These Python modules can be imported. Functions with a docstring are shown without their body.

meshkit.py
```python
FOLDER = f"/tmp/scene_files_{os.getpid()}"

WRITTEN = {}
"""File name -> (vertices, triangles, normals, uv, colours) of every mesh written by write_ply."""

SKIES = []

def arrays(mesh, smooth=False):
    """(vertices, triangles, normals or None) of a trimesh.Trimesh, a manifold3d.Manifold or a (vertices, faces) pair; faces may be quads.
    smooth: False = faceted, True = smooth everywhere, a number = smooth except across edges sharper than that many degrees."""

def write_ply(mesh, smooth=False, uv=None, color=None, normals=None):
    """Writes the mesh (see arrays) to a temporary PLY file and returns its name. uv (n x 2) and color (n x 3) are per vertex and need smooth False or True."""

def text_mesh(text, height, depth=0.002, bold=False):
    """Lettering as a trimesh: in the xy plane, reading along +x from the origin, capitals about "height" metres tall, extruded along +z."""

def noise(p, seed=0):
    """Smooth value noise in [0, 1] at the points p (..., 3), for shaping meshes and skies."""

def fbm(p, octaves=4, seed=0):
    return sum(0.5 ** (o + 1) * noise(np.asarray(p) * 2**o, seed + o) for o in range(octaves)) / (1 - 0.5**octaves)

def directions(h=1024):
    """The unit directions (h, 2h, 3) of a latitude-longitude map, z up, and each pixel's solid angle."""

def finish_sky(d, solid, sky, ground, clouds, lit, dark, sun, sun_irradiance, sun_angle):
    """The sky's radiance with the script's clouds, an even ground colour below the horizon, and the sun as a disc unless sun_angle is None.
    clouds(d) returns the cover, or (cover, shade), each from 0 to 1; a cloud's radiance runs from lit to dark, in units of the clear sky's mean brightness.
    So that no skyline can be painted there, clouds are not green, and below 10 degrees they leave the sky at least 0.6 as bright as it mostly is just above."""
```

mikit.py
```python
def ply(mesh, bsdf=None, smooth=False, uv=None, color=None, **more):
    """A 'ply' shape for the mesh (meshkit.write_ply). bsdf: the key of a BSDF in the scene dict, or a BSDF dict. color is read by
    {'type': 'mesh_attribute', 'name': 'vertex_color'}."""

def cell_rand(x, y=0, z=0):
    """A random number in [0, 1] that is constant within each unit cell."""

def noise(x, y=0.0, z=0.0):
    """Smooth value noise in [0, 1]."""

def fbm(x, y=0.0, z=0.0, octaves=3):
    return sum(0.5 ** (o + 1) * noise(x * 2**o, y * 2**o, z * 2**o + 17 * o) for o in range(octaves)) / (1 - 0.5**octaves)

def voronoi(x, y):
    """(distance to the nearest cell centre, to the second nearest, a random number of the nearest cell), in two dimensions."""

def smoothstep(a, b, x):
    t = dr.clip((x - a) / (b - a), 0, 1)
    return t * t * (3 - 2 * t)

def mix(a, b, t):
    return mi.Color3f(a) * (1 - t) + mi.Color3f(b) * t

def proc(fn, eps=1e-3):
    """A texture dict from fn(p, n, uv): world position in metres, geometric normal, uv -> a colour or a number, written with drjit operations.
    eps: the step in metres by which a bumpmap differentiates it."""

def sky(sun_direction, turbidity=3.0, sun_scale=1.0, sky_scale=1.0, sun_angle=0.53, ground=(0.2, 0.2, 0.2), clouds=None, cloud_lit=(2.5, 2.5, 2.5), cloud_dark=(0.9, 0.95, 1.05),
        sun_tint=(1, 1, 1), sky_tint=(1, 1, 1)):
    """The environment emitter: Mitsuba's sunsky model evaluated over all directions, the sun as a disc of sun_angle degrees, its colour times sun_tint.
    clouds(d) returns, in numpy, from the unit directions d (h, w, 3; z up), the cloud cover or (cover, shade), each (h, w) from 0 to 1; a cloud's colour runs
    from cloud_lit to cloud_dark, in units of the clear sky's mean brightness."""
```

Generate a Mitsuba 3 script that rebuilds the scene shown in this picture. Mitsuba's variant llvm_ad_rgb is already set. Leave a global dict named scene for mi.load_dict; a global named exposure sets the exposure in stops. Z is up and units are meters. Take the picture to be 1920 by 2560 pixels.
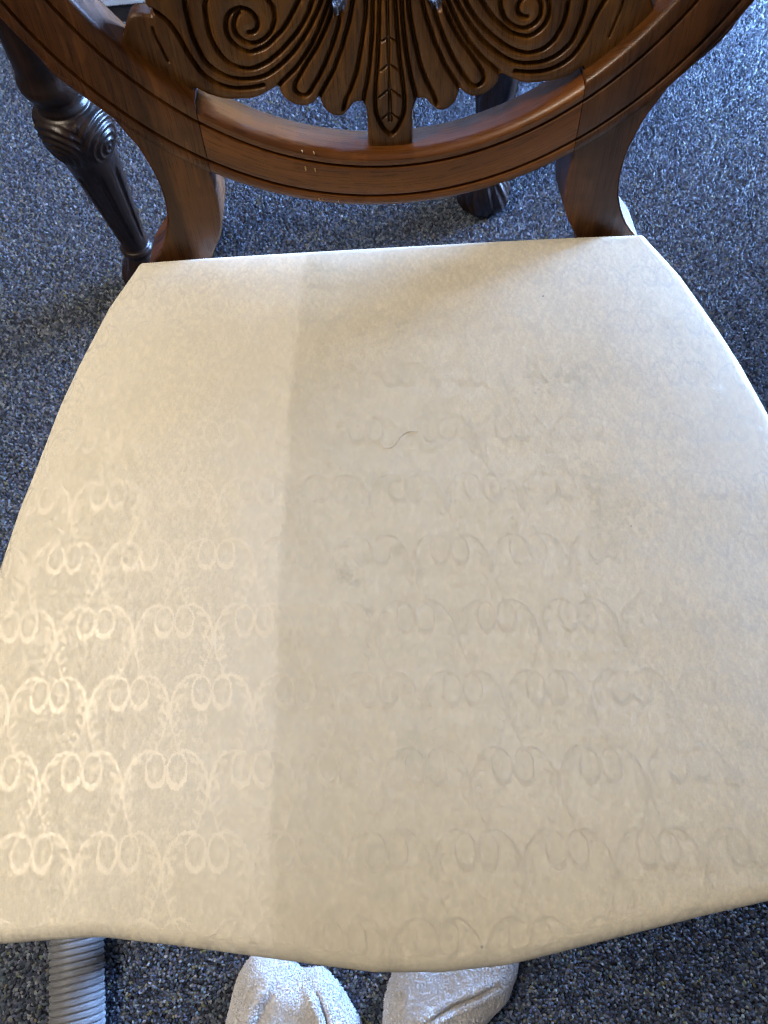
import math, random
import numpy as np, trimesh, shapely
import shapely.geometry as sg
from scipy.spatial import cKDTree
import drjit as dr
import mitsuba as mi
import mikit, meshkit
from mikit import proc, noise, fbm, voronoi, cell_rand, smoothstep, mix

T = mi.ScalarTransform4f
rng = np.random.default_rng(7)
scene, labels = {}, {}

# ------------------------------------------------------------------ camera, light, exposure
EYE = np.array([-0.0168, -0.4145, 0.9209])
PITCH, ROLL = math.radians(66.5), math.radians(-3.21)
FWD = np.array([0, math.cos(PITCH), -math.sin(PITCH)])
UP0 = np.array([0, math.sin(PITCH), math.cos(PITCH)])
UP = UP0 * math.cos(ROLL) - np.array([1.0, 0, 0]) * math.sin(ROLL)
scene['camera'] = {'type': 'thinlens', 'fov': 2 * math.degrees(math.atan(960 / 1934)), 'fov_axis': 'x', 'near_clip': 0.02, 'far_clip': 60.0,
                   'aperture_radius': 0.0009, 'focus_distance': 0.56,
                   'to_world': T().look_at(origin=EYE.tolist(), target=(EYE + FWD).tolist(), up=UP.tolist())}
exposure = 0.08

def area_light(centre, target, w, h, rgb):
    m = T().look_at(origin=list(centre), target=list(target), up=[0, 0.01, 1]) @ T().scale([w / 2, h / 2, 1])
    return {'type': 'rectangle', 'to_world': m, 'bsdf': {'type': 'diffuse', 'reflectance': {'type': 'rgb', 'value': 0.6}},
            'emitter': {'type': 'area', 'radiance': {'type': 'rgb', 'value': list(rgb)}}}

UNSEEN_WINDOW = np.array([0.30, 0.52, 1.0]) * 225.0
UNSEEN_LAMP = np.array([1.0, 0.85, 0.645]) * 24.5
scene['unseen_window'] = area_light((2.0, 1.65, 0.46), (1.0, 2.25, 0.46), 2.4, 0.76, UNSEEN_WINDOW)  # out of view, angled to light the far carpet with cool light
scene['unseen_window_001'] = area_light((0.1, 3.6, 1.75), (0.1, 0, 1.0), 1.6, 1.2, np.array([0.62, 0.78, 1.0]) * 1.6)  # unseen dim glowing panel, placed for the bluish reflection on the rail top
scene['unseen_ceiling_lamp'] = area_light((-1.12, -0.16, 2.05), (-0.95, -0.17, 0.0), 0.66, 0.66, UNSEEN_LAMP)  # out of view, placed to light the seat warmly from the left
for _k in ('unseen_window', 'unseen_window_001', 'unseen_ceiling_lamp'):
    labels[_k] = {'kind': 'structure'}
scene['room_light'] = {'type': 'constant', 'radiance': {'type': 'rgb', 'value': [0.135, 0.138, 0.155]}}  # even ambient from all sides, stands for the unseen room

# ------------------------------------------------------------------ helpers
def obj(key, mesh, bsdf, smooth=True, uv=None, color=None, **more):
    base, n = key, 0
    while key in scene:
        n += 1
        key = f'{base}_{n:03d}'
    scene[key] = mikit.ply(mesh, bsdf, smooth, uv, color, **more)
    return key

def tag(key, label=None, category=None, group=None, kind=None):
    labels[key] = {k: v for k, v in dict(label=label, category=category, group=group, kind=kind).items() if v}

def grid_faces(a, b, wrap_a=False, wrap_b=False):
    ia = np.arange(a if wrap_a else a - 1)
    ib = np.arange(b if wrap_b else b - 1)
    i, j = np.meshgrid(ia, ib, indexing='ij')
    i2, j2 = (i + 1) % a, (j + 1) % b
    return np.stack([i * b + j, i2 * b + j, i2 * b + j2, i * b + j2], -1).reshape(-1, 4)

def tri(q):
    return np.vstack([q[:, [0, 1, 2]], q[:, [0, 2, 3]]])

class Bag:
    """Collects vertex/face/uv arrays of one mesh."""
    def __init__(self):
        self.v, self.f, self.uv, self.n = [], [], [], 0
    def add(self, v, f, uv=None):
        f = np.asarray(f)
        f = tri(f) if f.shape[1] == 4 else f
        self.v.append(v); self.f.append(f + self.n)
        self.uv.append(np.zeros((len(v), 2)) if uv is None else uv)
        self.n += len(v)
    def out(self):
        return (np.vstack(self.v), np.vstack(self.f)), np.vstack(self.uv)

def lathe(profile, nseg, fn=None):
    """profile: (r, z) rows; fn(theta, z, r) -> r."""
    p = np.asarray(profile, float)
    th = np.arange(nseg) * 2 * np.pi / nseg
    R, TH = np.meshgrid(p[:, 0], th, indexing='ij')
    Z = np.repeat(p[:, 1:2], nseg, 1)
    if fn is not None:
        R = fn(TH, Z, R)
    v = np.stack([R * np.cos(TH), R * np.sin(TH), Z], -1).reshape(-1, 3)
    uv = np.stack([(TH * 0.03), Z], -1).reshape(-1, 2)
    return v, grid_faces(len(p), nseg, wrap_b=True)[:, ::-1], uv

def smooth_profile(pts, n):
    """Catmull-Rom through (r, z) points."""
    p = np.asarray(pts, float)
    p = np.vstack([2 * p[0] - p[1], p, 2 * p[-1] - p[-2]])
    out = []
    for i in range(1, len(p) - 2):
        t = np.linspace(0, 1, n, endpoint=False)[:, None]
        a, b, c, d = p[i - 1:i + 3]
        out.append(0.5 * (2 * b + (c - a) * t + (2 * a - 5 * b + 4 * c - d) * t**2 + (3 * b - a - 3 * c + d) * t**3))
    return np.vstack(out + [p[-2:-1]])

def rounded_box(sx, sy, sz, r=0.003, centre=(0, 0, 0)):
    b = trimesh.creation.box((sx - 2 * r, sy - 2 * r, sz - 2 * r))
    s = trimesh.creation.icosphere(2, r)
    pts = (b.vertices[:, None] + s.vertices[None]).reshape(-1, 3) + np.asarray(centre)
    return trimesh.convex.convex_hull(pts)

# ------------------------------------------------------------------ materials
def rgb(*c):
    return {'type': 'rgb', 'value': list(c)}

def wood(key, dark, light, rough, seed, coat=0.35, figure=1.0):
    def colour(p, n, uv):
        a, b = uv.x, uv.y
        wob = (fbm(a * 40 + seed, b * 9, seed) - 0.5) * 0.006
        broad = fbm((a + wob) * 70 + seed, b * 5, seed, 3)
        fine = fbm((a + wob) * 900, b * 22 + seed, seed, 3)
        pore = smoothstep(0.66, 0.8, noise((a + wob) * 2600, b * 90, seed + 5))
        t = dr.clip(0.5 + (broad - 0.5) * 1.5 * figure + (fine - 0.5) * 0.5, 0, 1)
        c = mix(dark, light, t)
        blot = smoothstep(0.55, 0.75, fbm(a * 35, b * 30, seed + 9, 3))
        c = c * (1 - 0.34 * blot)
        scuff = smoothstep(0.70, 0.78, noise(a * 300, b * 45, seed + 17)) * smoothstep(0.5, 0.7, fbm(a * 30, b * 14, seed + 13, 2))
        c = mix(c, c * 1.5 + mi.Color3f(0.012, 0.006, 0.002), 0.6 * scuff)
        return c * (1 - 0.38 * pore)
    def rgh(p, n, uv):
        return rough + 0.12 * fbm(uv.x * 120, uv.y * 60, seed + 2, 3) + 0.1 * noise(uv.x * 900, uv.y * 40, seed)
    def bump(p, n, uv):
        return (fbm(uv.x * 1400, uv.y * 40, seed + 1, 2) * 0.00006 + fbm(uv.x * 60, uv.y * 40, seed + 3, 2) * 0.0002)
    scene[key] = {'type': 'twosided', 'bsdf': {'type': 'bumpmap', 'arbitrary': proc(bump, 4e-4), 'scale': 1.0,
                  'bsdf': {'type': 'principled', 'base_color': proc(colour), 'roughness': proc(rgh), 'specular': 0.34,
                           'clearcoat': 0.6 * coat, 'clearcoat_gloss': 0.82}}}

wood('walnut_splat', (0.040, 0.0138, 0.0020), (0.138, 0.056, 0.0085), 0.27, 3.0)
wood('walnut_rail', (0.060, 0.0165, 0.0018), (0.178, 0.058, 0.0068), 0.25, 11.0, 0.5)
wood('walnut_stile', (0.035, 0.0105, 0.0016), (0.112, 0.038, 0.0058), 0.27, 23.0, 0.4)
wood('dark_oak', (0.006, 0.003, 0.002), (0.024, 0.010, 0.005), 0.26, 31.0, 0.3)
wood('black_wood', (0.006, 0.005, 0.006), (0.016, 0.012, 0.012), 0.4, 41.0, 0.2)

# ---- damask: pairs of loops joined by leafy ogee stems, woven in brick order
PW, PH = 0.0478, 0.0421
def seg_dist(x, y, ax, ay, bx, by):
    dx, dy = bx - ax, by - ay
    t = dr.clip(((x - ax) * dx + (y - ay) * dy) / (dx * dx + dy * dy), 0, 1)
    return dr.sqrt(dr.square(x - ax - t * dx) + dr.square(y - ay - t * dy))

def motif(x, y):
    """0..1 mask of one motif in units of PW; the pair of loops stands at the origin."""
    ax = dr.abs(x)
    m = mi.Float(0)
    # loop: an egg-shaped ring, thick below
    ex, ey = (ax - 0.124) / 0.112, y / 0.185
    r = dr.sqrt(ex * ex + ey * ey)
    w = 0.12 + 0.15 * smoothstep(0.2, -1.0, ey)
    m = dr.maximum(m, 1 - smoothstep(w * 0.55, w, dr.abs(r - 1)))
    # arch from the loop's top out to the junction
    pts = [(0.13, 0.19), (0.22, 0.21), (0.32, 0.17), (0.41, 0.07), (0.46, -0.04), (0.49, -0.16), (0.485, -0.30)]
    d = mi.Float(9)
    for (a, b), (c, e) in zip(pts[:-1], pts[1:]):
        d = dr.minimum(d, seg_dist(ax, y, a, b, c, e))
    m = dr.maximum(m, 0.95 * (1 - smoothstep(0.011, 0.027, d)))
    d2 = mi.Float(9)
    for (a, b), (c, e) in zip([(0.30, 0.10), (0.46, -0.10), (0.43, -0.10)], [(0.37, 0.07), (0.36, -0.04), (0.38, -0.22)]):
        d2 = dr.minimum(d2, seg_dist(ax, y, a, b, c, e))
    m = dr.maximum(m, 0.75 * (1 - smoothstep(0.012, 0.030, d2)))
    # stems that part below the junction, with leaflets
    pts = [(0.485, -0.30), (0.46, -0.42), (0.42, -0.52), (0.37, -0.66), (0.36, -0.72)]
    d3 = mi.Float(9)
    for (a, b), (c, e) in zip(pts[:-1], pts[1:]):
        d3 = dr.minimum(d3, seg_dist(ax, y, a, b, c, e))
    m = dr.maximum(m, 0.75 * (1 - smoothstep(0.006, 0.019, d3)))
    d4 = mi.Float(9)
    for (a, b), (c, e) in zip([(0.47, -0.26), (0.45, -0.40), (0.41, -0.50), (0.38, -0.62)], [(0.40, -0.18), (0.385, -0.31), (0.345, -0.45), (0.335, -0.56)]):
        d4 = dr.minimum(d4, seg_dist(ax, y, a, b, c, e))
    m = dr.maximum(m, 0.72 * (1 - smoothstep(0.009, 0.025, d4)))
    # a sprig inside each loop
    d5 = dr.minimum(seg_dist(ax, y, 0.13, -0.09, 0.135, 0.06), dr.minimum(seg_dist(ax, y, 0.13, -0.03, 0.165, 0.03), seg_dist(ax, y, 0.13, -0.03, 0.095, 0.03)))
    return dr.maximum(m, 0.42 * (1 - smoothstep(0.006, 0.02, d5)))

def damask(uv):
    fx, fy = uv.x, uv.y
    jx = (noise(fx * 2100, fy * 1500, 1) - 0.5) * 0.0011 + (noise(fx * 500, fy * 400, 4) - 0.5) * 0.0009
    jy = (noise(fx * 2100, fy * 1500, 2) - 0.5) * 0.0013 + (noise(fx * 500, fy * 400, 5) - 0.5) * 0.0009
    a = fx + jx - 0.0222
    b = fy + jy + 0.043 * fx + 0.3322
    row = dr.floor(b / PH + 0.5)
    m = mi.Float(0)
    for k in (0, 1):
        rr = row + k
        odd = rr - 2 * dr.floor(rr * 0.5)
        xx = a / PW + odd * 0.5
        xx = xx - dr.floor(xx + 0.5)
        yy = (b - rr * PH) / PW
        m = dr.maximum(m, motif(xx, yy))
    # small foliage that fills the ground between
    leaf = smoothstep(0.56, 0.72, fbm(fx * 420 + 3, fy * 300, 8, 3))
    return dr.clip(dr.maximum(m, 0.35 * leaf), 0, 1)

def soiled(uv):
    """1 on the part of the seat not yet washed; the edge of the washed strip is a real tide line."""
    edge = -0.0635 + 0.10 * uv.y + 0.107 * uv.y * uv.y + (noise(uv.y * 60, 3.0) - 0.5) * 0.0022 + (noise(uv.y * 240, 5.0) - 0.5) * 0.0012
    return smoothstep(-0.0020, 0.0034, uv.x - edge)

def fabric_colour(p, n, uv):
    weave = 0.94 + 0.08 * noise(uv.x * 2600, uv.y * 900, 2) + 0.05 * noise(uv.x * 700, uv.y * 2400, 6)
    c = mi.Color3f(0.745, 0.692, 0.560) * weave
    m = damask(uv)
    sprig = smoothstep(0.45, 0.75, noise((uv.x + 0.35 * uv.y) * 620, (uv.y - 0.2 * uv.x) * 260, 11)) + smoothstep(0.45, 0.75, noise((uv.x - 0.35 * uv.y) * 620, (uv.y + 0.2 * uv.x) * 260, 13))
    grain = noise(uv.x * 1150, uv.y * 780, 15)
    c = c * (0.915 + 0.05 * sprig + 0.07 * grain - 0.08 * m)
    blot = fbm(uv.x * 26 + 5, uv.y * 22, 3, 4)
    fine = fbm(uv.x * 260, uv.y * 220, 9, 3)
    s = soiled(uv) * (0.55 + 0.55 * blot + 0.35 * (fine - 0.5))
    near = smoothstep(0.19, 0.0, uv.x + 0.075 + (blot - 0.5) * 0.12)
    c = c * (1 - mi.Color3f(0.155, 0.16, 0.185) * s * (0.36 + 0.78 * near))
    # small stains and specks
    for (sx, sy, r, a) in ((-0.0432, -0.2599, 0.0075, 0.2), (-0.036, -0.268, 0.005, 0.14), (-0.010, -0.247, 0.006, 0.12), (0.004, -0.262, 0.004, 0.12), (-0.0286, -0.2849, 0.0036, 0.2), (-0.0314, -0.1594, 0.0008, 0.4), (0.1041, -0.0623, 0.0009, 0.75),
                           (0.021, -0.463, 0.0009, 0.6), (0.06, -0.21, 0.0009, 0.35), (-0.011, -0.33, 0.001, 0.3), (0.135, -0.24, 0.0007, 0.4)):
        d = dr.sqrt(dr.square(uv.x - sx) + dr.square(uv.y - sy)) + (noise(uv.x * 900, uv.y * 900, 3) - 0.5) * r
        c = c * (1 - a * smoothstep(r, r * 0.3, d))
    smudge = smoothstep(0.60, 0.80, fbm(uv.x * 34 + 11, uv.y * 30 + 4, 21, 4)) * smoothstep(0.45, 0.6, noise(uv.x * 420, uv.y * 380, 5) * 0.5 + fbm(uv.x * 90, uv.y * 80, 6, 2) * 0.5)
    c = c * (1 - mi.Color3f(0.10, 0.09, 0.095) * smudge * soiled(uv))
    yel = smoothstep(0.5, 0.72, fbm(uv.x * 9 + 2.3, uv.y * 7 + 1.7, 12, 3))
    return c * mix((1, 1, 1), (1.0, 0.975, 0.93), yel * 0.4)

def fabric_bump(p, n, uv):
    m = damask(uv)
    w = noise(uv.x * 1700, uv.y * 600, 3) * 0.00006 + noise(uv.x * 900, uv.y * 1900, 5) * 0.00005
    rib = noise(uv.x * 30, (uv.y + 0.043 * uv.x) * 170, 7) * 0.00013
    puck = fbm(uv.x * 55, uv.y * 45, 4, 3) * 0.00010
    return m * 0.00003 + w + rib + puck

def lobe(au, av):
    return {'type': 'roughconductor', 'distribution': 'ggx', 'alpha_u': au, 'alpha_v': av, 'eta': 0.0, 'k': 1.0, 'specular_reflectance': rgb(0.86, 0.80, 0.70)}

cloth = {'type': 'diffuse', 'reflectance': proc(fabric_colour)}
ground = {'type': 'blendbsdf', 'weight': 0.06, 'a': cloth, 'b': lobe(0.55, 0.55)}
figure = {'type': 'blendbsdf', 'weight': 0.28, 'a': cloth, 'b': lobe(0.25, 0.36)}
scene['damask_cloth'] = {'type': 'twosided', 'bsdf': {'type': 'bumpmap', 'arbitrary': proc(fabric_bump, 2.5e-4), 'scale': 1.0,
                         'bsdf': {'type': 'blendbsdf', 'weight': proc(lambda p, n, uv: damask(uv) * (1 - 0.45 * soiled(uv))), 'a': ground, 'b': figure}}}

scene['carpet_pile'] = {'type': 'twosided', 'bsdf': {'type': 'principled', 'base_color': {'type': 'mesh_attribute', 'name': 'vertex_color'}, 'roughness': 0.75, 'specular': 0.2, 'sheen': 1.0, 'sheen_tint': 0.2}}
def backing(p, n, uv):
    a, b, r = voronoi(p.x * 230, p.y * 230)
    return mix((0.012, 0.014, 0.020), (0.16, 0.165, 0.18), smoothstep(0.62, 0.95, r))
scene['carpet_back'] = {'type': 'twosided', 'bsdf': {'type': 'diffuse', 'reflectance': proc(backing)}}
scene['terry'] = {'type': 'twosided', 'bsdf': {'type': 'diffuse', 'reflectance': proc(lambda p, n, uv: mi.Color3f(0.70, 0.69, 0.685) * (0.9 + 0.14 * noise(p.x * 500, p.y * 500, p.z * 500)))}}
scene['hose_plastic'] = {'type': 'twosided', 'bsdf': {'type': 'principled', 'base_color': proc(lambda p, n, uv: mi.Color3f(0.175, 0.18, 0.19) * (0.8 + 0.35 * fbm(p.x * 90, p.y * 90, p.z * 90, 3))), 'roughness': 0.5, 'specular': 0.4}}
scene['hair_fibre'] = {'type': 'twosided', 'bsdf': {'type': 'diffuse', 'reflectance': rgb(0.58, 0.53, 0.45)}}
scene['bare_wood'] = {'type': 'twosided', 'bsdf': {'type': 'diffuse', 'reflectance': rgb(0.42, 0.25, 0.10)}}
scene['pale_paint'] = {'type': 'twosided', 'bsdf': {'type': 'roughplastic', 'alpha': 0.25, 'diffuse_reflectance': rgb(0.55, 0.55, 0.53)}}
scene['grey_paint'] = {'type': 'twosided', 'bsdf': {'type': 'roughplastic', 'alpha': 0.3, 'diffuse_reflectance': rgb(0.16, 0.19, 0.24)}}

# ------------------------------------------------------------------ carpet
half = np.array([[-4, -3, 0], [4, -3, 0], [4, 4.5, 0], [-4, 4.5, 0.0]])
obj('carpet', (half, np.array([[0, 1, 2, 3]])), 'carpet_back', False)
tag('carpet', 'dark blue grey flecked loop pile carpet under the chair', 'carpet', kind='structure')

def tufts(y0, y1, x0, x1, step, sides=6):
    nx, ny = int((x1 - x0) / step), int((y1 - y0) / (step * 0.866))
    i, j = np.meshgrid(np.arange(nx), np.arange(ny))
    x = x0 + (i + 0.5 * (j % 2)) * step
    y = y0 + j * step * 0.866
    c = np.stack([x.ravel(), y.ravel()], 1) + rng.uniform(-0.36, 0.36, (nx * ny, 2)) * step
    lim = 0.52 + 0.50 * np.clip((c[:, 1] + 0.6) / 1.6, 0, 1)      # only where the floor can be seen, with room to spare
    c = c[np.abs(c[:, 0]) < lim]
    n = len(c)
    yaw = rng.uniform(0, np.pi, n)
    ra = rng.uniform(0.55, 0.95, n) * step
    rb = rng.uniform(0.40, 0.62, n) * step
    h = rng.uniform(0.0022, 0.0046, n)
    a = np.arange(sides) * 2 * np.pi / sides
    ex, ey = ra[:, None] * np.cos(a), rb[:, None] * np.sin(a)
    vx = c[:, :1] + ex * np.cos(yaw)[:, None] - ey * np.sin(yaw)[:, None]
    vy = c[:, 1:] + ex * np.sin(yaw)[:, None] + ey * np.cos(yaw)[:, None]
    lean = rng.normal(0, 0.25, (n, 2)) * step
    top = np.concatenate([c + lean, h[:, None]], 1)[:, None]
    v = np.concatenate([np.stack([vx, vy, np.full_like(vx, 0.0004)], -1), top], 1)
    f = np.stack([np.arange(sides), (np.arange(sides) + 1) % sides, np.full(sides, sides)], 1)
    f = (f[None] + (np.arange(n) * (sides + 1))[:, None, None]).reshape(-1, 3)
    pal = np.array([[0.020, 0.025, 0.037], [0.038, 0.047, 0.067], [0.066, 0.079, 0.107], [0.105, 0.121, 0.150], [0.170, 0.185, 0.205], [0.12, 0.12, 0.085]])
    k = rng.choice(6, n, p=[0.22, 0.27, 0.25, 0.16, 0.07, 0.03])
    col = 1.4 * pal[k] * rng.uniform(0.75, 1.25, (n, 1)) * (1 + rng.normal(0, 0.05, (n, 3)))
    return v.reshape(-1, 3), f, np.repeat(np.clip(col, 0.004, 0.6), sides + 1, 0)

v, f, c = tufts(-0.78, 1.25, -1.05, 1.05, 0.0033)
obj('carpet__pile', (v, f), 'carpet_pile', True, color=c)
tag('carpet__pile', kind='stuff')

# ------------------------------------------------------------------ the chair's back: a plane that leans back 10 degrees
RAKE = math.radians(10)
B0 = np.array([0.0022, 0.004, 0.46])
SD, ND = np.array([0, math.sin(RAKE), math.cos(RAKE)]), np.array([0, math.cos(RAKE), -math.sin(RAKE)])
def back(u, s, d):
    u, s, d = np.broadcast_arrays(u, s, d)
    return B0 + u[..., None] * np.array([1.0, 0, 0]) + s[..., None] * SD + d[..., None] * ND
HUB, THICK, DEEP = 0.289, 0.032, 0.046

def ring_profile(r0, r1, lift=0.0, lip=0.0032):
    """(r, d) of the hoop's section: rounded lips and two incised lines on its face."""
    def arc(cx, cy, rad, a0, a1, n=7):
        a = np.radians(np.linspace(a0, a1, n))
        return [(cx + rad * math.cos(t), cy + rad * math.sin(t)) for t in a]
    def cut(r, w, dep):
        return [(r - w, 0.0), (r - w * 0.8, 0.0003), (r - w * 0.45, dep * 0.8), (r, dep), (r + w * 0.45, dep * 0.8), (r + w * 0.8, 0.0003), (r + w, 0.0)]

    p = [(r0 + lip * (1 - math.cos(a)), lip * 1.6 * (1 - math.sin(a))) for a in np.radians(np.linspace(0, 90, 12))]
    g1, g2 = cut(0.2215, 0.0013, 0.0040), cut(0.2436, 0.0013, 0.0040)
    p += [(0.2165, -0.0004)] + g1 + [(0.2245, -0.0001), (0.2325, -0.0006), (0.2405, -0.0001)] + g2 + [(0.2475, -0.0006)]
    p += arc(r1 - 0.0028, 0.0028, 0.0028, 270, 360)
    p += [(r1, 0.010), (r1, 0.020)] + arc(r1 - 0.003, THICK - 0.003, 0.003, 0, 90) + [((r0 + r1) / 2, THICK)] + arc(r0 + 0.003, THICK - 0.003, 0.003, 90, 180) + [(r0, 0.022), (r0, 0.014)]
    p = np.array(p)
    p[:, 1] -= lift
    return p

def hoop(prof, th0, th1, n, ends=True):
    """Sweeps the section round the hub; th0, th1: angle from straight down as functions of r."""
    t = np.linspace(0, 1, n)[:, None]
    r, d = prof[None, :, 0], prof[None, :, 1]
    th = th0(prof[:, 0])[None] * (1 - t) + th1(prof[:, 0])[None] * t
    v = back(r * np.sin(th), HUB - r * np.cos(th), d * np.ones_like(th))
    uv = np.stack([np.broadcast_to(r + d, th.shape), th * 0.23], -1)
    m = len(prof)
    b = Bag()
    b.add(v.reshape(-1, 3), grid_faces(n, m, wrap_b=True), uv.reshape(-1, 2))
    if ends:
        poly = trimesh.creation.triangulate_polygon(sg.Polygon(prof).buffer(0), engine='earcut')
        pv, pf = poly
        for th_e, flip in ((th0, True), (th1, False)):
            tt = th_e(pv[:, 0])
            b.add(back(pv[:, 0] * np.sin(tt), HUB - pv[:, 0] * np.cos(tt), pv[:, 1]), pf[:, ::-1] if flip else pf, np.c_[pv[:, 0] + pv[:, 1], tt * 0.23])
    return b

JOINT = 0.1246
jm = lambda r: np.arcsin(np.clip((JOINT - 0.0002) / r, -1, 1))
jp = lambda r: np.arcsin(np.clip((JOINT + 0.0002) / r, -1, 1))
const = lambda a: (lambda r: np.full_like(r, a))
b = hoop(ring_profile(0.2128, 0.2520, 0.0, 0.0050), lambda r: -jm(r), jm, 260)
m, uv = b.out()
obj('dining_chair__back_rail', m, 'walnut_rail', True, uv=uv)
b = hoop(ring_profile(0.2105, 0.2520), const(1.75), const(2 * np.pi - 1.75), 160)
m, uv = b.out()
obj('dining_chair__crest_rail', m, 'walnut_rail', True, uv=uv)
# paint chips on the rail
for u, s, w, h in ((-60.4, 82.6, 0.5, 2.2), (-52.6, 81.0, 0.6, 2.4), (-59.5, 70.3, 0.9, 4.2), (-53.1, 68.9, 0.9, 3.4), (-52.5, 45.9, 1.0, 3.6), (-50.0, 45.2, 0.6, 1.8), (-39.0, 44.1, 0.5, 1.6)):
    a = np.linspace(0, 2 * np.pi, 9)[:-1]
    rr = rng.uniform(0.6, 1.1, 8)
    x, y = u + w / 1.6 * np.cos(a) * rr + 0.25 * h * np.sin(a) * -0.3, s + h / 2 * np.sin(a) * rr
    rad = np.hypot(x, HUB * 1000 - y)
    dd = -0.0009 + 0 * x
    ring = back(x / 1000, y / 1000, dd)
    low = back(x / 1000, y / 1000, dd + 0.0012)
    v = np.vstack([ring, low])
    f = [[0, i + 1, i + 2] for i in range(0)]
    fan = [[0, i, i + 1] for i in range(1, 7)]
    side = [[i, (i + 1) % 8, 8 + (i + 1) % 8] for i in range(8)] + [[i, 8 + (i + 1) % 8, 8 + i] for i in range(8)]
    obj('dining_chair__back_rail__paint_chip', (v, np.array(fan + side)), 'bare_wood', False)

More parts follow.
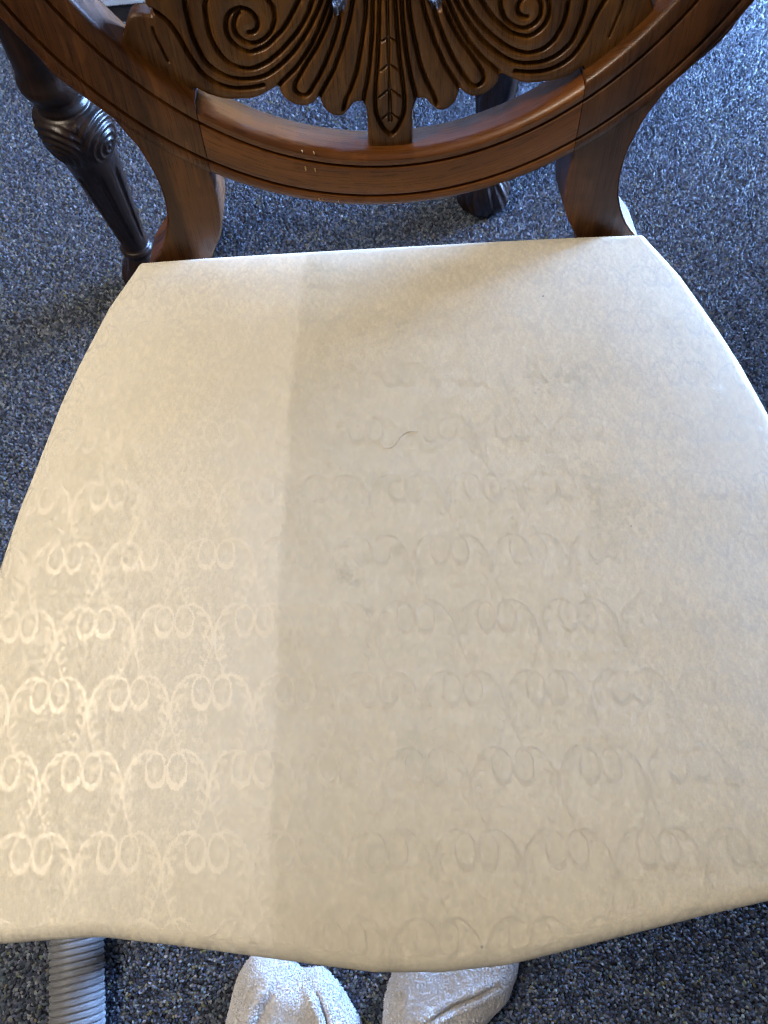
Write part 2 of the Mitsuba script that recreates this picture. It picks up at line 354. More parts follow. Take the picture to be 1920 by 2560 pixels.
# stiles: a quarter of the hoop and the waisted post that carries it
OUT_EDGE = [(222, 172), (213, 153), (205, 138), (192, 124), (181, 113), (174, 100), (169, 90), (166, 80), (163.6, 70), (162.4, 60), (162.2, 50), (163, 42), (164.5, 34), (166.5, 28), (169, 21.5), (174, 12), (180, 4), (185, -2), (192, -12), (196, -30), (197, -60)]
IN_EDGE = [(152, -60), (150, -30), (146, -12), (142, -5), (139, 0), (135, 7.5), (130, 16), (127, 24), (125.4, 32), (124.6, 41), (124.3, 50), (124.8, 60), (125.6, 70), (126.2, 78)]
def stile(sign):
    arcpts = [(1000 * 0.2475 * math.sin(t), 1000 * (HUB - 0.2475 * math.cos(t))) for t in np.linspace(0.56, 1.09, 20)]
    poly = sg.Polygon(smooth_profile(OUT_EDGE, 4).tolist() + smooth_profile(IN_EDGE, 4).tolist() + arcpts).buffer(0)
    poly = poly.buffer(-0.3).buffer(0.3)
    b = hoop(ring_profile(0.2105, 0.2520, 0.0004), (jp if sign > 0 else const(-1.748)), (const(1.748) if sign > 0 else (lambda r: -jp(r))), 150)
    bag = Bag()
    for v, f, uv in zip(b.v, b.f, b.uv):
        pass
    m, uv = b.out()
    # uv of the post's wood: grain runs up the stile
    loc = m[0] - B0
    bag.add(m[0], m[1], np.c_[loc[:, 0] * 1.0 + loc @ ND, loc @ SD])
    # post: bevelled prism
    layers = [(0.0016 + 0.0012, -1.2), (0.0016 + 0.0004, -0.5), (0.0016, 0), ]
    ring0 = np.array(poly.exterior.coords)[:-1]
    if sg.LinearRing(ring0).is_ccw is False:
        ring0 = ring0[::-1]
    ring0 = ring0[::1]
    rings = []
    nrm = np.roll(ring0, -1, 0) - np.roll(ring0, 1, 0)
    nrm = np.c_[nrm[:, 1], -nrm[:, 0]]
    nrm /= np.linalg.norm(nrm, axis=1, keepdims=True) + 1e-9
    for inset, d in ((1.6, 0.0018), (1.3, 0.00185), (0.6, 0.0022), (0.15, 0.0028), (0, 0.0038), (0, 0.012), (0, 0.022), (0, 0.036), (0, DEEP - 0.003), (0.3, DEEP - 0.0012), (1.2, DEEP)):
        q = (ring0 - nrm * inset) / 1000
        rings.append((q, d))
    n = len(ring0)
    V, UV = [], []
    for q, d in rings:
        V.append(back(sign * q[:, 0], q[:, 1], d)); UV.append(np.c_[sign * q[:, 0] + d, q[:, 1]])
    F = grid_faces(len(rings), n, wrap_b=True)
    bag.add(np.vstack(V), F if sign > 0 else F[:, ::-1], np.vstack(UV))
    for (q, d), flip in ((rings[0], False), (rings[-1], True)):
        pv, pf = trimesh.creation.triangulate_polygon(sg.Polygon(q), engine='earcut')
        if (sign < 0) != flip:
            pf = pf[:, ::-1]
        bag.add(back(sign * pv[:, 0], pv[:, 1], d), pf, np.c_[sign * pv[:, 0] + d, pv[:, 1]])
    # below the seat the post runs on as the raked rear leg
    a = back(sign * 0.174, -0.058, 0.016)
    e = np.array([sign * 0.185, 0.085, 0.0])
    t = np.linspace(0, 1, 14)[:, None]
    mid = a * (1 - t) + e * t + np.array([0, -0.03, 0]) * np.sin(np.pi * t)
    w = 0.021 * (1 - t) + 0.016 * t
    sq = np.array([(-1, -1), (1, -1), (1, 1), (-1, 1)], float)
    V = np.concatenate([mid + np.c_[w * x, w * 0.76 * y, 0 * w] for x, y in sq], 1).reshape(-1, 3)
    bag.add(V, grid_faces(14, 4, wrap_b=True), np.c_[V[:, 0], V[:, 2]])
    m, uv = bag.out()
    return m, uv
for sign in (-1, 1):
    m, uv = stile(sign)
    obj('dining_chair__stile', m, 'walnut_stile', True, uv=uv)

# ---- carved splat (millimetres in the plane of the back; the left half, mirrored)
SPLAT_EDGE = [(-15.2,79.5),(-15.3,89.4),(-15.2,97.2),(-15.8,102.5),(-17.1,105.1),(-19.3,106.7),(-21.9,106.9),(-24.2,105.8),(-26.1,103.6),(-28.6,100.9),(-31,98.9),(-33.9,98.2),(-37.4,98.7),(-40.6,100.7),(-43.2,103.7),(-44.6,107),(-45.6,111),(-47.1,110.6),(-49.6,108.4),(-53.2,106.6),(-57.2,106.3),(-61.7,107.1),(-65.4,109.3),(-68.4,112.3),(-70.2,115.2),(-71,119.4),(-73.5,119.3),(-77.8,117.1),(-83.2,114.6),(-86.8,113.4),(-91.3,112.7),(-100,112.9),(-107.4,113.6),(-114.4,115.9),(-120,118.7),(-124.3,121.4)]
EAR_EDGE = [(-160.7,154.1),(-157.3,160.4),(-154.3,164.5),(-150.8,166.7),(-145.7,166.5),(-140.9,165.4),(-139,166.9),(-140.7,169.1),(-141.8,171.2),(-141.7,174.3)]
HOLE = [(-32.2,167),(-32.7,163.5),(-32.5,160.9),(-30.9,159.2),(-29.4,158.9),(-28.2,159.9),(-26.6,162.2),(-24.6,164.4),(-24,168.3)]
GROOVES = [
[(-138.9,168.5),(-134.2,164.6),(-130.3,160.1),(-127.6,154.5),(-125.5,148.9),(-123.5,142.6),(-120.4,135.5),(-116.9,129.7),(-112.3,125.6),(-106.8,122.6),(-101,120.7),(-93.7,120),(-86.2,120.5),(-80.5,121.4)],
[(-118.4,173.1),(-119,170.5),(-119,165.9),(-119,159),(-118.4,151.9),(-116.5,144.5),(-114.4,138.1),(-111.1,133.9),(-105.9,129.7),(-100.4,127.1),(-93.9,125.8),(-86.6,125.7),(-78.9,127.2),(-73,130.1),(-67,134),(-59.7,139.9),(-54.7,145.2),(-49.8,151),(-45.5,157.1),(-41.1,164),(-38.5,169)],
[(-106.1,172.5),(-107.4,169.4),(-108.1,164.8),(-108.4,157.3),(-107.6,150.2),(-105.4,143.9),(-102.3,138.6),(-97.7,134.6),(-92,132.5),(-85.4,132.2),(-77.8,134.6),(-71.8,138),(-65.8,142.3),(-59.8,147.5),(-54.9,152.2),(-50,158.3),(-46.2,164.3),(-43.9,169.3)],
[(-51.8,169.7),(-55.5,164.3),(-59.3,159.2),(-63.6,154.1),(-68.4,150),(-73.3,146.2),(-77.4,143.9),(-84.9,142),(-89.5,143.1),(-93.7,146.1),(-96.9,150.7),(-97.6,156.2),(-96.2,161.5),(-92.9,165.1),(-88.1,166.6),(-83.6,165.9),(-80.1,163.3),(-78.1,159.5),(-78.8,155.8),(-81.5,153.5),(-84.5,153.1)],
[(-70.3,170.6),(-68.1,166.9),(-67.5,162.7),(-68.2,158.5),(-70.6,153.7),(-74.1,150.1),(-78.7,147.6),(-82.9,146.9),(-86.9,147.7),(-90.5,150.4),(-92.5,153.8),(-92.7,157.6),(-91,161.8),(-88.2,164.5)],
[(-70.6,120.8),(-65.4,125.4),(-59.3,130.4),(-53.6,136.5),(-48.7,142.4),(-43.6,150.1),(-39.7,157.3),(-35.2,166.1),(-34,168.8)],
[(-31.2,168.6),(-32.4,165.9),(-34.2,160.3),(-38,152.8),(-41.8,146.5),(-45.6,140.7),(-50.6,134.7),(-55.8,127.6),(-59.8,121.9),(-60.9,117.5),(-59,114.6),(-55.8,113.3),(-52.3,114.8),(-49,119.1),(-45.1,124.3),(-40.6,131.6),(-36,140.2),(-32.7,147.6),(-30,154.3),(-28.3,159.1),(-26,165.6),(-25.1,168.3)],
[(-45.5,112.2),(-43.2,116),(-39.3,121.8),(-35.5,127.5),(-32.2,134.3),(-28.9,141.3),(-26.3,148.2),(-23.7,155),(-21.7,161.6),(-20.2,168.1)],
[(-30.7,102.7),(-28.5,109.5),(-25.3,115.5),(-22.6,121.4),(-20,128.3),(-18.2,135.6),(-16.5,142.7),(-14.7,151.1),(-13.2,159.3),(-12.6,167.7)],
[(-17.3,106.6),(-16.2,112.8),(-14.4,119.3),(-12.6,127.9),(-11.1,137.3),(-9.9,146.9),(-8.9,158.1),(-8.5,167.5)],
[(-4.6,167.3),(-5.3,155.5),(-5.9,145.7),(-6.9,132.9),(-8.2,122.3),(-9.4,111.3),(-9.5,102.7),(-8.6,96.8),(-5.9,90.6),(-3.1,86.2),(0.7,83.6)]]
VEINS = [
[(-0.5,167.1),(-0.4,152.8),(-0.3,137.7),(0.1,121.8),(0.6,105),(0.9,93.3)],
[(-4.4,143.6),(-1.1,145.7)],
[(-5.8,125.9),(-1,129.9)],
[(-7.3,109.2),(-0.9,114.4)],
[(-6.7,94),(-0.4,99)],
[(-141.2,159.1),(-140.6,154.1),(-139.2,148.5),(-137.8,142.8),(-136.9,139.3)]]

def mir(L):
    return [(-x, y) for x, y in L]

def resample(L, step, closed=False):
    p = np.asarray(L, float)
    if len(p) > 3 and not closed:
        p = smooth_profile(p, 6)
    if closed:
        p = np.vstack([p, p[:1]])
    d = np.r_[0, np.cumsum(np.linalg.norm(np.diff(p, axis=0), axis=1))]
    t = np.arange(0, d[-1], step)
    return np.c_[np.interp(t, d, p[:, 0]), np.interp(t, d, p[:, 1])]

def splat():
    hub = HUB * 1000
    def on_ring(p, R):
        a = np.array([p[0], p[1] - hub]); a *= R / np.linalg.norm(a)
        return (a[0], a[1] + hub)
    foot = [(-15.6, 68), (-15.2, 79.5)]
    low = foot + smooth_profile(SPLAT_EDGE, 3).tolist()
    e0, e1 = SPLAT_EDGE[-1], EAR_EDGE[0]
    a0 = math.atan2(e0[0], hub - e0[1]); a1 = math.atan2(e1[0], hub - e1[1])
    bed = [(216 * math.sin(t), hub - 216 * math.cos(t)) for t in np.linspace(a0, a1, 12)]
    up = [(-144, 185), (-140, 205), (-125, 228), (-100, 243), (-70, 246), (-48, 236), (-36, 222), (-30, 235), (-27, 260), (-30, 300), (-38, 340), (-55, 380), (-70, 410), (-80, 440), (-86, 485)]
    left = low + bed + smooth_profile(EAR_EDGE, 3).tolist() + smooth_profile(up, 4).tolist()
    poly = sg.Polygon(left + mir(left)[::-1]).buffer(0)
    hole = HOLE + [(-25.5, 173), (-29, 177)]
    hp = sg.Polygon(smooth_profile(hole + hole[:1], 5)).buffer(0)
    hp2 = shapely.affinity.scale(hp, -1, 1, origin=(0, 0))
    poly = poly.difference(hp).difference(hp2)
    us = np.arange(-168, 168.01, 0.62)
    ss = np.r_[np.arange(66, 182, 0.62), np.arange(182, 492, 2.5)]
    U, S = np.meshgrid(us, ss, indexing='ij')
    edge = np.vstack([resample(np.array(r.coords)[:-1], 0.2, True) for r in [poly.exterior, *poly.interiors]])
    tree = cKDTree(edge)
    P = np.c_[U.ravel(), S.ravel()]
    dist, near = tree.query(P)
    inside = shapely.contains_xy(poly, P[:, 0], P[:, 1])
    tol = np.where(P[:, 1] < 182, 0.5, 1.5)
    snap = dist < tol
    P[snap] = edge[near[snap]]
    dist = np.where(snap, 0, dist)
    ok = (inside | snap).reshape(U.shape)
    nu, ns = U.shape
    q = grid_faces(nu, ns)
    okf = ok.ravel()[q].all(1)
    q = q[okf]
    cen = P[q].mean(1)
    q = q[shapely.contains_xy(poly, cen[:, 0], cen[:, 1])]
    used, inv = np.unique(q.ravel(), return_inverse=True)
    q = inv.reshape(-1, 4)
    P, dist = P[used], dist[used]
    # relief
    gl = np.vstack([resample(g, 0.25) for G in GROOVES for g in (G, mir(G))])
    vl = np.vstack([resample(g, 0.25) for G in VEINS[:-1] for g in (G, mir(G))])
    ear = np.vstack([resample(g, 0.25) for g in (VEINS[-1], mir(VEINS[-1]))])
    dg = cKDTree(gl).query(P)[0]
    dv = np.minimum(cKDTree(vl).query(P)[0] * 1.5, cKDTree(ear).query(P)[0] * 1.2)
    st = lambda a, b, x: (lambda t: t * t * (3 - 2 * t))(np.clip((x - a) / (b - a), 0, 1))
    depth = 4.6 * (1 - st(0.5, 1.5, dg)) + 2.6 * (1 - st(0.15, 1.0, dv))
    pil = 1.3 * np.exp(-np.minimum(dg, dist) / 2.6)
    rim = 1.3 * (1 - np.sqrt(np.clip(1 - (1 - np.clip(dist / 1.5, 0, 1)) ** 2, 0, 1)))
    tool = 0.22 * (meshkit.fbm(np.c_[P / 9.0, 0 * P[:, 0]], 3, 5) - 0.5)
    D = (11.0 + depth + pil + rim + tool) / 1000
    front = back(P[:, 0] / 1000, P[:, 1] / 1000, D)
    bag = Bag()
    uv = np.c_[P[:, 0] / 1000, P[:, 1] / 1000]
    bag.add(front, q[:, ::-1], uv)
    bk = back(P[:, 0] / 1000, P[:, 1] / 1000, 0.0255)
    bag.add(bk, q, uv)
    e = np.vstack([q[:, [0, 1]], q[:, [1, 2]], q[:, [2, 3]], q[:, [3, 0]]])
    key = np.sort(e, 1)
    _, idx, cnt = np.unique(key, axis=0, return_index=True, return_counts=True)
    e = e[idx[cnt == 1]]
    w, inv = np.unique(e.ravel(), return_inverse=True)
    e = inv.reshape(-1, 2)
    n = len(w)
    wv = np.vstack([front[w], bk[w]])
    wuv = np.vstack([uv[w], uv[w] + [0.0145, 0]])
    bag.add(wv, np.c_[e[:, 0], e[:, 1], e[:, 1] + n, e[:, 0] + n], wuv)
    return bag.out()
m, uv = splat()
obj('dining_chair__splat', m, 'walnut_splat', True, uv=uv)

# ------------------------------------------------------------------ seat
RIGHT = [(0.0, 0.0), (0.06, 0.0), (0.12, 0.0), (0.178, 0.0), (0.1895, 0.0), (0.1918, -0.003), (0.1943, -0.009), (0.2005, -0.0215), (0.211, -0.042), (0.228, -0.09), (0.2372, -0.12), (0.2490, -0.172), (0.2560, -0.20),
         (0.2655, -0.254), (0.271, -0.32), (0.2715, -0.38), (0.268, -0.42), (0.262, -0.440), (0.252, -0.449), (0.238, -0.4505), (0.21, -0.4497), (0.178, -0.4495), (0.138, -0.4555), (0.097, -0.4625), (0.06, -0.469), (0.035, -0.4732), (0.0, -0.4748)]
_yy = np.linspace(-0.06, 0.54, 121)
RIGHT_Y, RIGHT_X = _yy, 0.197 + 0.078 * np.sin(np.clip(_yy + 0.015, 0, 0.36) / 0.36 * np.pi / 2)
def seat():
    r = np.array(RIGHT)
    full = np.vstack([r, (r[1:-1] * [-1, 1])[::-1]])
    ring = resample(full, 0.0005, True)
    k = np.ones(9) / 9
    ring = np.stack([np.convolve(np.r_[ring[-4:, i], ring[:, i], ring[:4, i]], k, 'valid') for i in (0, 1)], 1)
    ring = ring[::2]
    n = len(ring)
    C = np.array([0.0, -0.24])
    L = np.linalg.norm(ring - C, axis=1)
    nr = np.roll(ring, -1, 0) - np.roll(ring, 1, 0)
    nr = np.c_[-nr[:, 1], nr[:, 0]]
    nr /= np.linalg.norm(nr, axis=1, keepdims=True)
    nr *= np.sign((nr * (ring - C)).sum(1))[:, None]
    RHO = 0.008
    V, UV = [], []
    def z_top(x, y):
        return 0.462 + 0.012 * np.clip((y + 0.48) / 0.48, 0, 1) * 0.5
    hw_y, hw = RIGHT_Y, RIGHT_X
    def bulge(q):
        a = np.abs(q[:, 0]) / np.interp(-q[:, 1], hw_y, hw)
        b = np.abs(q[:, 1] + 0.236) / 0.242
        return (1 - np.clip(a, 0, 1) ** 4) * (1 - np.clip(b, 0, 1) ** 7)
    edges = np.r_[0, 0.0004, 0.0012, 0.0025, 0.0045, 0.007, 0.0095, 0.012, 0.016, 0.022, 0.03, 0.04, 0.055, 0.065, 0.075]
    # side wall up to the widest line, then over the top to the centre
    for dz, tuck in ((-0.052, 0.004), (-0.045, 0.0015), (-0.03, 0.0), (-0.012, 0.0), (-0.004, 0.0)):
        q = ring - nr * tuck
        z = z_top(q[:, 0], q[:, 1]) - RHO + dz
        V.append(np.c_[q, z]); UV.append(ring + nr * (-dz + 0.0065))
    levels = [('e', e) for e in edges] + [('k', k) for k in np.linspace(1, 0, 34)[1:-1]]
    for how, e in levels:
        if how == 'k':
            s = (1 - edges[-1] / L) * e
            e = (1 - s) * L
            s = s[:, None]
        else:
            s = np.clip(1 - e / L, 0, 1)[:, None]
        q = C + (ring - C) * s
        en = np.minimum(e, L) * np.abs(((ring - C) * nr).sum(1)) / L
        x = np.clip(en / RHO, 0, 1)
        dome = 0.012 * bulge(q)
        z = z_top(q[:, 0], q[:, 1]) - RHO * (1 - np.sqrt(np.clip(1 - (1 - x) ** 2, 0, 1))) + dome
        wav = meshkit.fbm(np.c_[q * 14, 0 * q[:, 0] + 2], 3, 3) - 0.5
        z = z + wav * 0.0010 * np.clip(en / 0.02, 0, 1)
        arc = RHO * np.arccos(np.clip(1 - x, 0, 1))            # length over the rolled edge
        arc_out = np.where(x < 1, RHO * np.arccos(np.clip(x, 0, 1) * 1.0), 0)
        V.append(np.c_[q, z])
        UV.append(q + nr * (np.where(x < 1, (RHO * np.pi / 2 - RHO * np.arcsin(np.clip(x, 0, 1))) - (RHO - en), 0))[:, None] * 1.0)
    V.append(np.repeat(np.c_[C[None], [[z_top(0, C[1]) + 0.012]]], n, 0)); UV.append(np.repeat(C[None], n, 0))
    m = len(V)
    return (np.vstack(V), grid_faces(m, n, wrap_b=True)), np.vstack(UV)
m, uv = seat()
obj('dining_chair__seat', m, 'damask_cloth', True, uv=uv)
tag('dining_chair__seat', 'cream damask seat cover, its left third washed lighter')
# seat rails and front legs below the cushion
r = np.array(RIGHT)
outline = sg.Polygon(np.vstack([r, (r[1:-1] * [-1, 1])[::-1]])).buffer(-0.009)
rail = trimesh.creation.extrude_polygon(outline.difference(outline.buffer(-0.024)), 0.062, engine='earcut')
rail.apply_translation([0, 0, 0.352])
obj('dining_chair__seat_rail', rail, 'walnut_stile', 40)
for sx in (-1, 1):
    prof = smooth_profile([(0.012, 0.0), (0.017, 0.004), (0.018, 0.03), (0.014, 0.05), (0.02, 0.06), (0.014, 0.07), (0.022, 0.2), (0.027, 0.29), (0.022, 0.31), (0.028, 0.325), (0.024, 0.352), (0.024, 0.36)], 5)
    v, f, uv = lathe(prof, 28)
    obj('dining_chair__front_leg', (v + [sx * 0.215, -0.41, 0], f), 'walnut_stile', True, uv=uv)
tag('dining_chair', 'carved wooden dining chair with round hoop back and cream damask seat', 'chair')

# ------------------------------------------------------------------ hair on the seat
def tube(pts, rad, sides=6):
    p = np.asarray(pts, float)
    t = np.gradient(p, axis=0); t /= np.linalg.norm(t, axis=1, keepdims=True)
    a = np.cross(t, [0, 0, 1.0]); a /= np.linalg.norm(a, axis=1, keepdims=True)
    b = np.cross(t, a)
    an = np.arange(sides) * 2 * np.pi / sides
    rad = np.broadcast_to(rad, len(p))
    v = p[:, None] + rad[:, None, None] * (np.cos(an)[None, :, None] * a[:, None] + np.sin(an)[None, :, None] * b[:, None])
    return v.reshape(-1, 3), grid_faces(len(p), sides, wrap_b=True)

def seat_z(x, y):
    i = np.argmin(np.hypot(SEATV[:, 0] - x, SEATV[:, 1] - y))
    return SEATV[i, 2]
SEATV = m[0]
HAIR = [(-0.0165, -0.1696), (-0.0163, -0.1721), (-0.0152, -0.1747), (-0.0134, -0.1765), (-0.0108, -0.177), (-0.0082, -0.1759), (-0.0062, -0.1739), (-0.0041, -0.1707), (-0.002, -0.1683), (0.0003, -0.1666), (0.0033, -0.1657), (0.0062, -0.1659), (0.0084, -0.1664)]
hp = smooth_profile(HAIR, 5)
hz = np.array([seat_z(x, y) for x, y in hp])
hz = np.convolve(np.r_[[hz[0]] * 6, hz, [hz[-1]] * 6], np.ones(13) / 13, 'valid') + 0.0003
hv, hf = tube(np.c_[hp, hz], 0.00016 * np.linspace(0.7, 1.1, len(hp)))
obj('hair', (hv, hf), 'hair_fibre', True)
tag('hair', 'single brown curved hair lying on the cream seat', 'hair')

# ------------------------------------------------------------------ table whose carved legs stand behind the chair
def table_leg():
    raw = [(0.006, 0.0), (0.024, 0.0015), (0.036, 0.010), (0.0385, 0.026), (0.034, 0.045), (0.0245, 0.066), (0.0195, 0.077), (0.0195, 0.0805), (0.0215, 0.083), (0.0228, 0.0870), (0.0215, 0.0910), (0.0195, 0.0930), (0.0185, 0.098),
           (0.0205, 0.125), (0.0265, 0.19), (0.0325, 0.243), (0.0332, 0.250), (0.0345, 0.254), (0.0395, 0.266), (0.0425, 0.281), (0.0425, 0.293), (0.0395, 0.305), (0.0335, 0.312), (0.0300, 0.315), (0.0305, 0.319), (0.0285, 0.325), (0.0290, 0.330),
           (0.0345, 0.336), (0.0370, 0.343), (0.0365, 0.350), (0.0340, 0.357), (0.0320, 0.365), (0.0305, 0.385), (0.0275, 0.42), (0.0250, 0.45), (0.0290, 0.468), (0.0320, 0.475), (0.0270, 0.485), (0.0300, 0.50)]
    prof = smooth_profile(raw, 9)
    def carve(th, z, r):
        k = np.round(th / (np.pi / 2)) * (np.pi / 2)
        da = (th - k) * 0.041
        # scrolled husks on the bulb
        rho = np.hypot(da, (z - 0.268))
        m = np.clip((z - 0.254) / 0.006, 0, 1) * np.clip((0.312 - z) / 0.006, 0, 1)
        h = 0.0012 * np.cos(rho * 2 * np.pi / 0.0082) * np.clip(rho / 0.004, 0.3, 1)
        h += 0.0012 * np.exp(-(rho / 0.006) ** 2) - 0.0016 * np.exp(-((np.abs(da) - 0.030) / 0.0022) ** 2)
        r = r + h * m
        # flutes of the taper
        fl = np.clip(np.cos(th * 8) * 1.8 - 0.7, 0, 1)
        ends = np.clip((z - 0.105) / 0.012, 0, 1) * np.clip((0.236 - z) / 0.012, 0, 1)
        r = r - 0.0030 * fl * ends * (r / 0.028)
        # leafy toes
        mt = np.clip((0.072 - z) / 0.02, 0, 1)
        r = r + mt * (0.0050 * np.abs(np.cos(th * 3)) ** 0.5 - 0.003) + mt * 0.0010 * np.cos(th * 18 + z * 160)
        return r
    return lathe(prof, 168, carve)
lv, lf, luv = table_leg()
for px, py, yaw, lx, ly in ((-0.3365, 0.3735, 1.1, -0.045, 0.0), (0.163, 0.502, 0.3, 0.0, 0.0)):
    c, s = math.cos(yaw), math.sin(yaw)
    v = lv @ np.array([[c, s, 0], [-s, c, 0], [0, 0, 1.0]])
    v = v + np.c_[lx * v[:, 2], ly * v[:, 2], 0 * v[:, 2]] + [px, py, 0]
    k = obj('table__leg', (v, lf), 'dark_oak', True, uv=luv)
    blk = rounded_box(0.064, 0.064, 0.20, 0.003, (px + lx * 0.5, py, 0.60))
    obj(k + '__block', blk, 'dark_oak', 30)
ang = math.atan2(0.502 - 0.3735, 0.163 + 0.3365)
top = rounded_box(0.68, 0.16, 0.026, 0.006)
R4 = trimesh.transformations.rotation_matrix(ang, [0, 0, 1])
top.apply_transform(R4); top.apply_translation([-0.10, 0.455, 0.713])
obj('table__top', top, 'dark_oak', 30)
tag('table', 'dark table on turned legs with carved bulbs, standing behind the chair', 'table')

# ------------------------------------------------------------------ low cabinet at the far side of the room
cx, cy, ca = -0.42, 1.10, math.radians(4)
R4 = trimesh.transformations.rotation_matrix(ca, [0, 0, 1])
def far_box(key, sx, sy, sz, off, mat):
    b = rounded_box(sx, sy, sz, 0.002, off)
    b.apply_transform(R4); b.apply_translation([cx, cy, 0])
    obj(key, b, mat, 30)
far_box('cabinet__plinth', 0.86, 0.24, 0.032, (0, 0, 0.0165), 'black_wood')
far_box('cabinet__moulding', 0.88, 0.25, 0.016, (0, 0, 0.042), 'pale_paint')
far_box('cabinet__body', 0.86, 0.23, 0.45, (0, 0.004, 0.276), 'grey_paint')
tag('cabinet', 'grey cabinet on a black plinth with a pale moulding, far behind the chair back', 'cabinet')

# ------------------------------------------------------------------ vacuum hose
def hose():
    path = smooth_profile([(-0.365, -0.30, 0.027), (-0.362, -0.40, 0.0268), (-0.3545, -0.49, 0.0268), (-0.3470, -0.556, 0.0268), (-0.337, -0.66, 0.027), (-0.315, -0.80, 0.028)], 200)
    d = np.r_[0, np.cumsum(np.linalg.norm(np.diff(path, axis=0), axis=1))]
    s = np.arange(0, d[-1], 0.0062 / 14)
    p = np.stack([np.interp(s, d, path[:, i]) for i in range(3)], 1)
    t = np.gradient(p, axis=0); t /= np.linalg.norm(t, axis=1, keepdims=True)
    a = np.cross(t, [0, 0, 1.0]); a /= np.linalg.norm(a, axis=1, keepdims=True)
    b = np.cross(a, t)
    ns = 56
    th = np.arange(ns) * 2 * np.pi / ns
    ph = (s[:, None] / 0.0062 + th[None] / (2 * np.pi)) % 1.0
    x = np.abs(ph - 0.5) * 2
    r = 0.0262 - 0.0024 * np.clip((x - 0.45) / 0.55, 0, 1) ** 2.2
    v = p[:, None] + r[..., None] * (np.cos(th)[None, :, None] * a[:, None] + np.sin(th)[None, :, None] * b[:, None])
    return v.reshape(-1, 3), grid_faces(len(s), ns, wrap_b=True)
obj('vacuum_hose', hose(), 'hose_plastic', True)
tag('vacuum_hose', 'grey ribbed vacuum hose lying on the carpet under the seat front', 'hose')

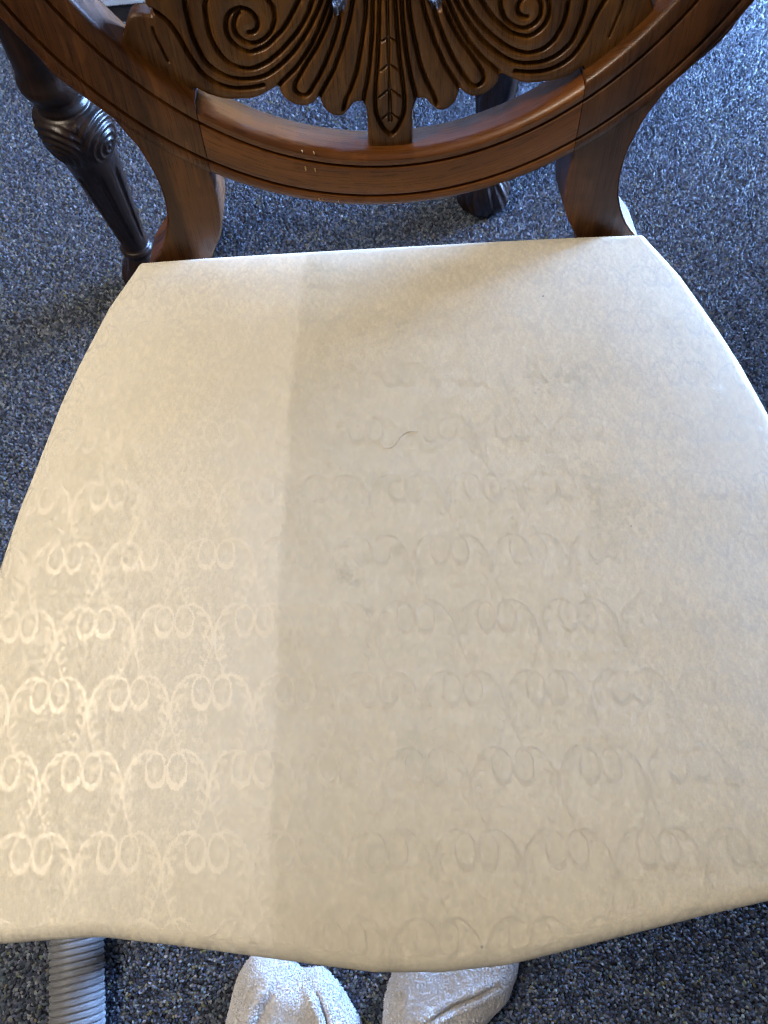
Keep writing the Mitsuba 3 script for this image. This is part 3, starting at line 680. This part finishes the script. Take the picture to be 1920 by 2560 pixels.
# ------------------------------------------------------------------ two terry towels bunched on the carpet
def towel(name, poly, height, folds, label, seed):
    poly = sg.Polygon(smooth_profile(poly + poly[:1], 5)).buffer(0)
    x0, y0, x1, y1 = poly.bounds
    st = 0.0016
    U, S = np.meshgrid(np.arange(x0 - st, x1 + 2 * st, st), np.arange(y0 - st, y1 + 2 * st, st), indexing='ij')
    P = np.c_[U.ravel(), S.ravel()]
    edge = resample(np.array(poly.exterior.coords)[:-1], 0.0005, True)
    tree = cKDTree(edge)
    dist, near = tree.query(P)
    inside = shapely.contains_xy(poly, P[:, 0], P[:, 1])
    snap = dist < st * 0.75
    P[snap] = edge[near[snap]]
    dist = np.where(snap, 0, dist)
    q = grid_faces(*U.shape)
    q = q[(inside | snap)[q].all(1)]
    used, inv = np.unique(q.ravel(), return_inverse=True)
    q = inv.reshape(-1, 4); P = P[used]; dist = dist[used]
    rho = 0.030
    x = np.clip(dist / rho, 0, 1)
    z = height * np.sqrt(np.clip(1 - (1 - x) ** 2, 0, 1))
    z += (meshkit.fbm(np.c_[P * 22, 0 * dist + seed], 3, seed) - 0.5) * 0.010 * x
    for pts, w, dep in folds:
        line = resample(pts, 0.0008)
        df, ix = cKDTree(line).query(P)
        end = np.minimum(ix, len(line) - 1 - ix) * 0.0008
        z -= dep * np.exp(-(df / w) ** 2) * np.clip(end / 0.02, 0.1, 1) * x
        z += dep * 0.5 * np.exp(-((df - 2.2 * w) / (1.4 * w)) ** 2) * x
    z = np.maximum(z, 0.001) + 0.001
    z = np.where(dist == 0, 0.0015, z)
    v = np.c_[P, z]
    obj(name, (v, q[:, ::-1]), 'terry', True)
    key = [k for k in scene if k == name or k.startswith(name + '_0')][-1]
    # loops of the terry
    tm = trimesh.Trimesh(v, tri(q), process=False)
    g = np.random.default_rng(seed)
    area = tm.area_faces
    n = int(area.sum() / (0.0015 ** 2))
    fi = g.choice(len(area), n, p=area / area.sum())
    bc = g.dirichlet((1, 1, 1), n)
    tv = tm.vertices[tm.faces[fi]]
    base = (tv * bc[..., None]).sum(1)
    nn = np.cross(tv[:, 1] - tv[:, 0], tv[:, 2] - tv[:, 0])
    nn /= np.linalg.norm(nn, axis=1, keepdims=True) + 1e-12
    nn *= np.sign(nn[:, 2:] + 1e-9)
    dirn = nn + g.normal(0, 0.35, (n, 3)); dirn /= np.linalg.norm(dirn, axis=1, keepdims=True)
    sides = 5
    sd = np.cross(dirn, g.normal(0, 1, (n, 3))); sd /= np.linalg.norm(sd, axis=1, keepdims=True)
    sd2 = np.cross(dirn, sd)
    rad = g.uniform(0.0007, 0.0012, n)[:, None, None]
    an = np.arange(sides) * 2 * np.pi / sides
    ring = base[:, None] - 0.0004 * nn[:, None] + rad * (np.cos(an)[None, :, None] * sd[:, None] + np.sin(an)[None, :, None] * sd2[:, None])
    mid = base[:, None] + 0.0011 * dirn[:, None] + 0.75 * rad * (np.cos(an + 0.6)[None, :, None] * sd[:, None] + np.sin(an + 0.6)[None, :, None] * sd2[:, None])
    ap = base + dirn * g.uniform(0.0015, 0.0024, n)[:, None]
    V = np.concatenate([ring, mid, ap[:, None]], 1)
    k = np.arange(sides); k2 = (k + 1) % sides
    F = np.vstack([np.c_[k, k2, k2 + sides], np.c_[k, k2 + sides, k + sides], np.c_[k + sides, k2 + sides, 0 * k + 2 * sides]])
    F = (F[None] + (np.arange(n) * (2 * sides + 1))[:, None, None]).reshape(-1, 3)
    obj(key + '__loops', (V.reshape(-1, 3), F), 'terry', True)
    tag(key + '__loops', kind='stuff')
    tag(key, label, 'towel')

towel('terry_towel', [(-0.200, -0.552), (-0.1955, -0.535), (-0.190, -0.522), (-0.181, -0.511), (-0.171, -0.505), (-0.155, -0.506), (-0.138, -0.513), (-0.128, -0.523), (-0.108, -0.523), (-0.098, -0.530), (-0.088, -0.541), (-0.079, -0.556), (-0.068, -0.576), (-0.062, -0.62), (-0.075, -0.68), (-0.12, -0.705), (-0.18, -0.69), (-0.208, -0.63), (-0.206, -0.58)], 0.036,
      [([(-0.166, -0.530), (-0.182, -0.550), (-0.188, -0.590), (-0.185, -0.64)], 0.004, 0.006), ([(-0.122, -0.527), (-0.108, -0.545), (-0.098, -0.575), (-0.095, -0.62)], 0.0024, 0.008), ([(-0.150, -0.535), (-0.168, -0.565), (-0.172, -0.61)], 0.005, 0.004)],
      'white terry towel bunched on the carpet, nearer the vacuum hose', 5)
towel('terry_towel', [(-0.046, -0.575), (-0.043, -0.553), (-0.038, -0.540), (-0.029, -0.524), (-0.01, -0.508), (0.04, -0.500), (0.085, -0.505), (0.095, -0.520), (0.092, -0.537), (0.086, -0.549), (0.080, -0.560), (0.071, -0.568), (0.060, -0.576), (0.045, -0.592), (0.03, -0.63), (0.0, -0.66), (-0.035, -0.65), (-0.048, -0.61)], 0.036,
      [([(-0.005, -0.572), (0.02, -0.560), (0.045, -0.552), (0.07, -0.543)], 0.0022, 0.008), ([(-0.028, -0.548), (-0.034, -0.575), (-0.030, -0.61)], 0.0035, 0.005)],
      'white terry towel with one long crease, right of the other towel', 9)
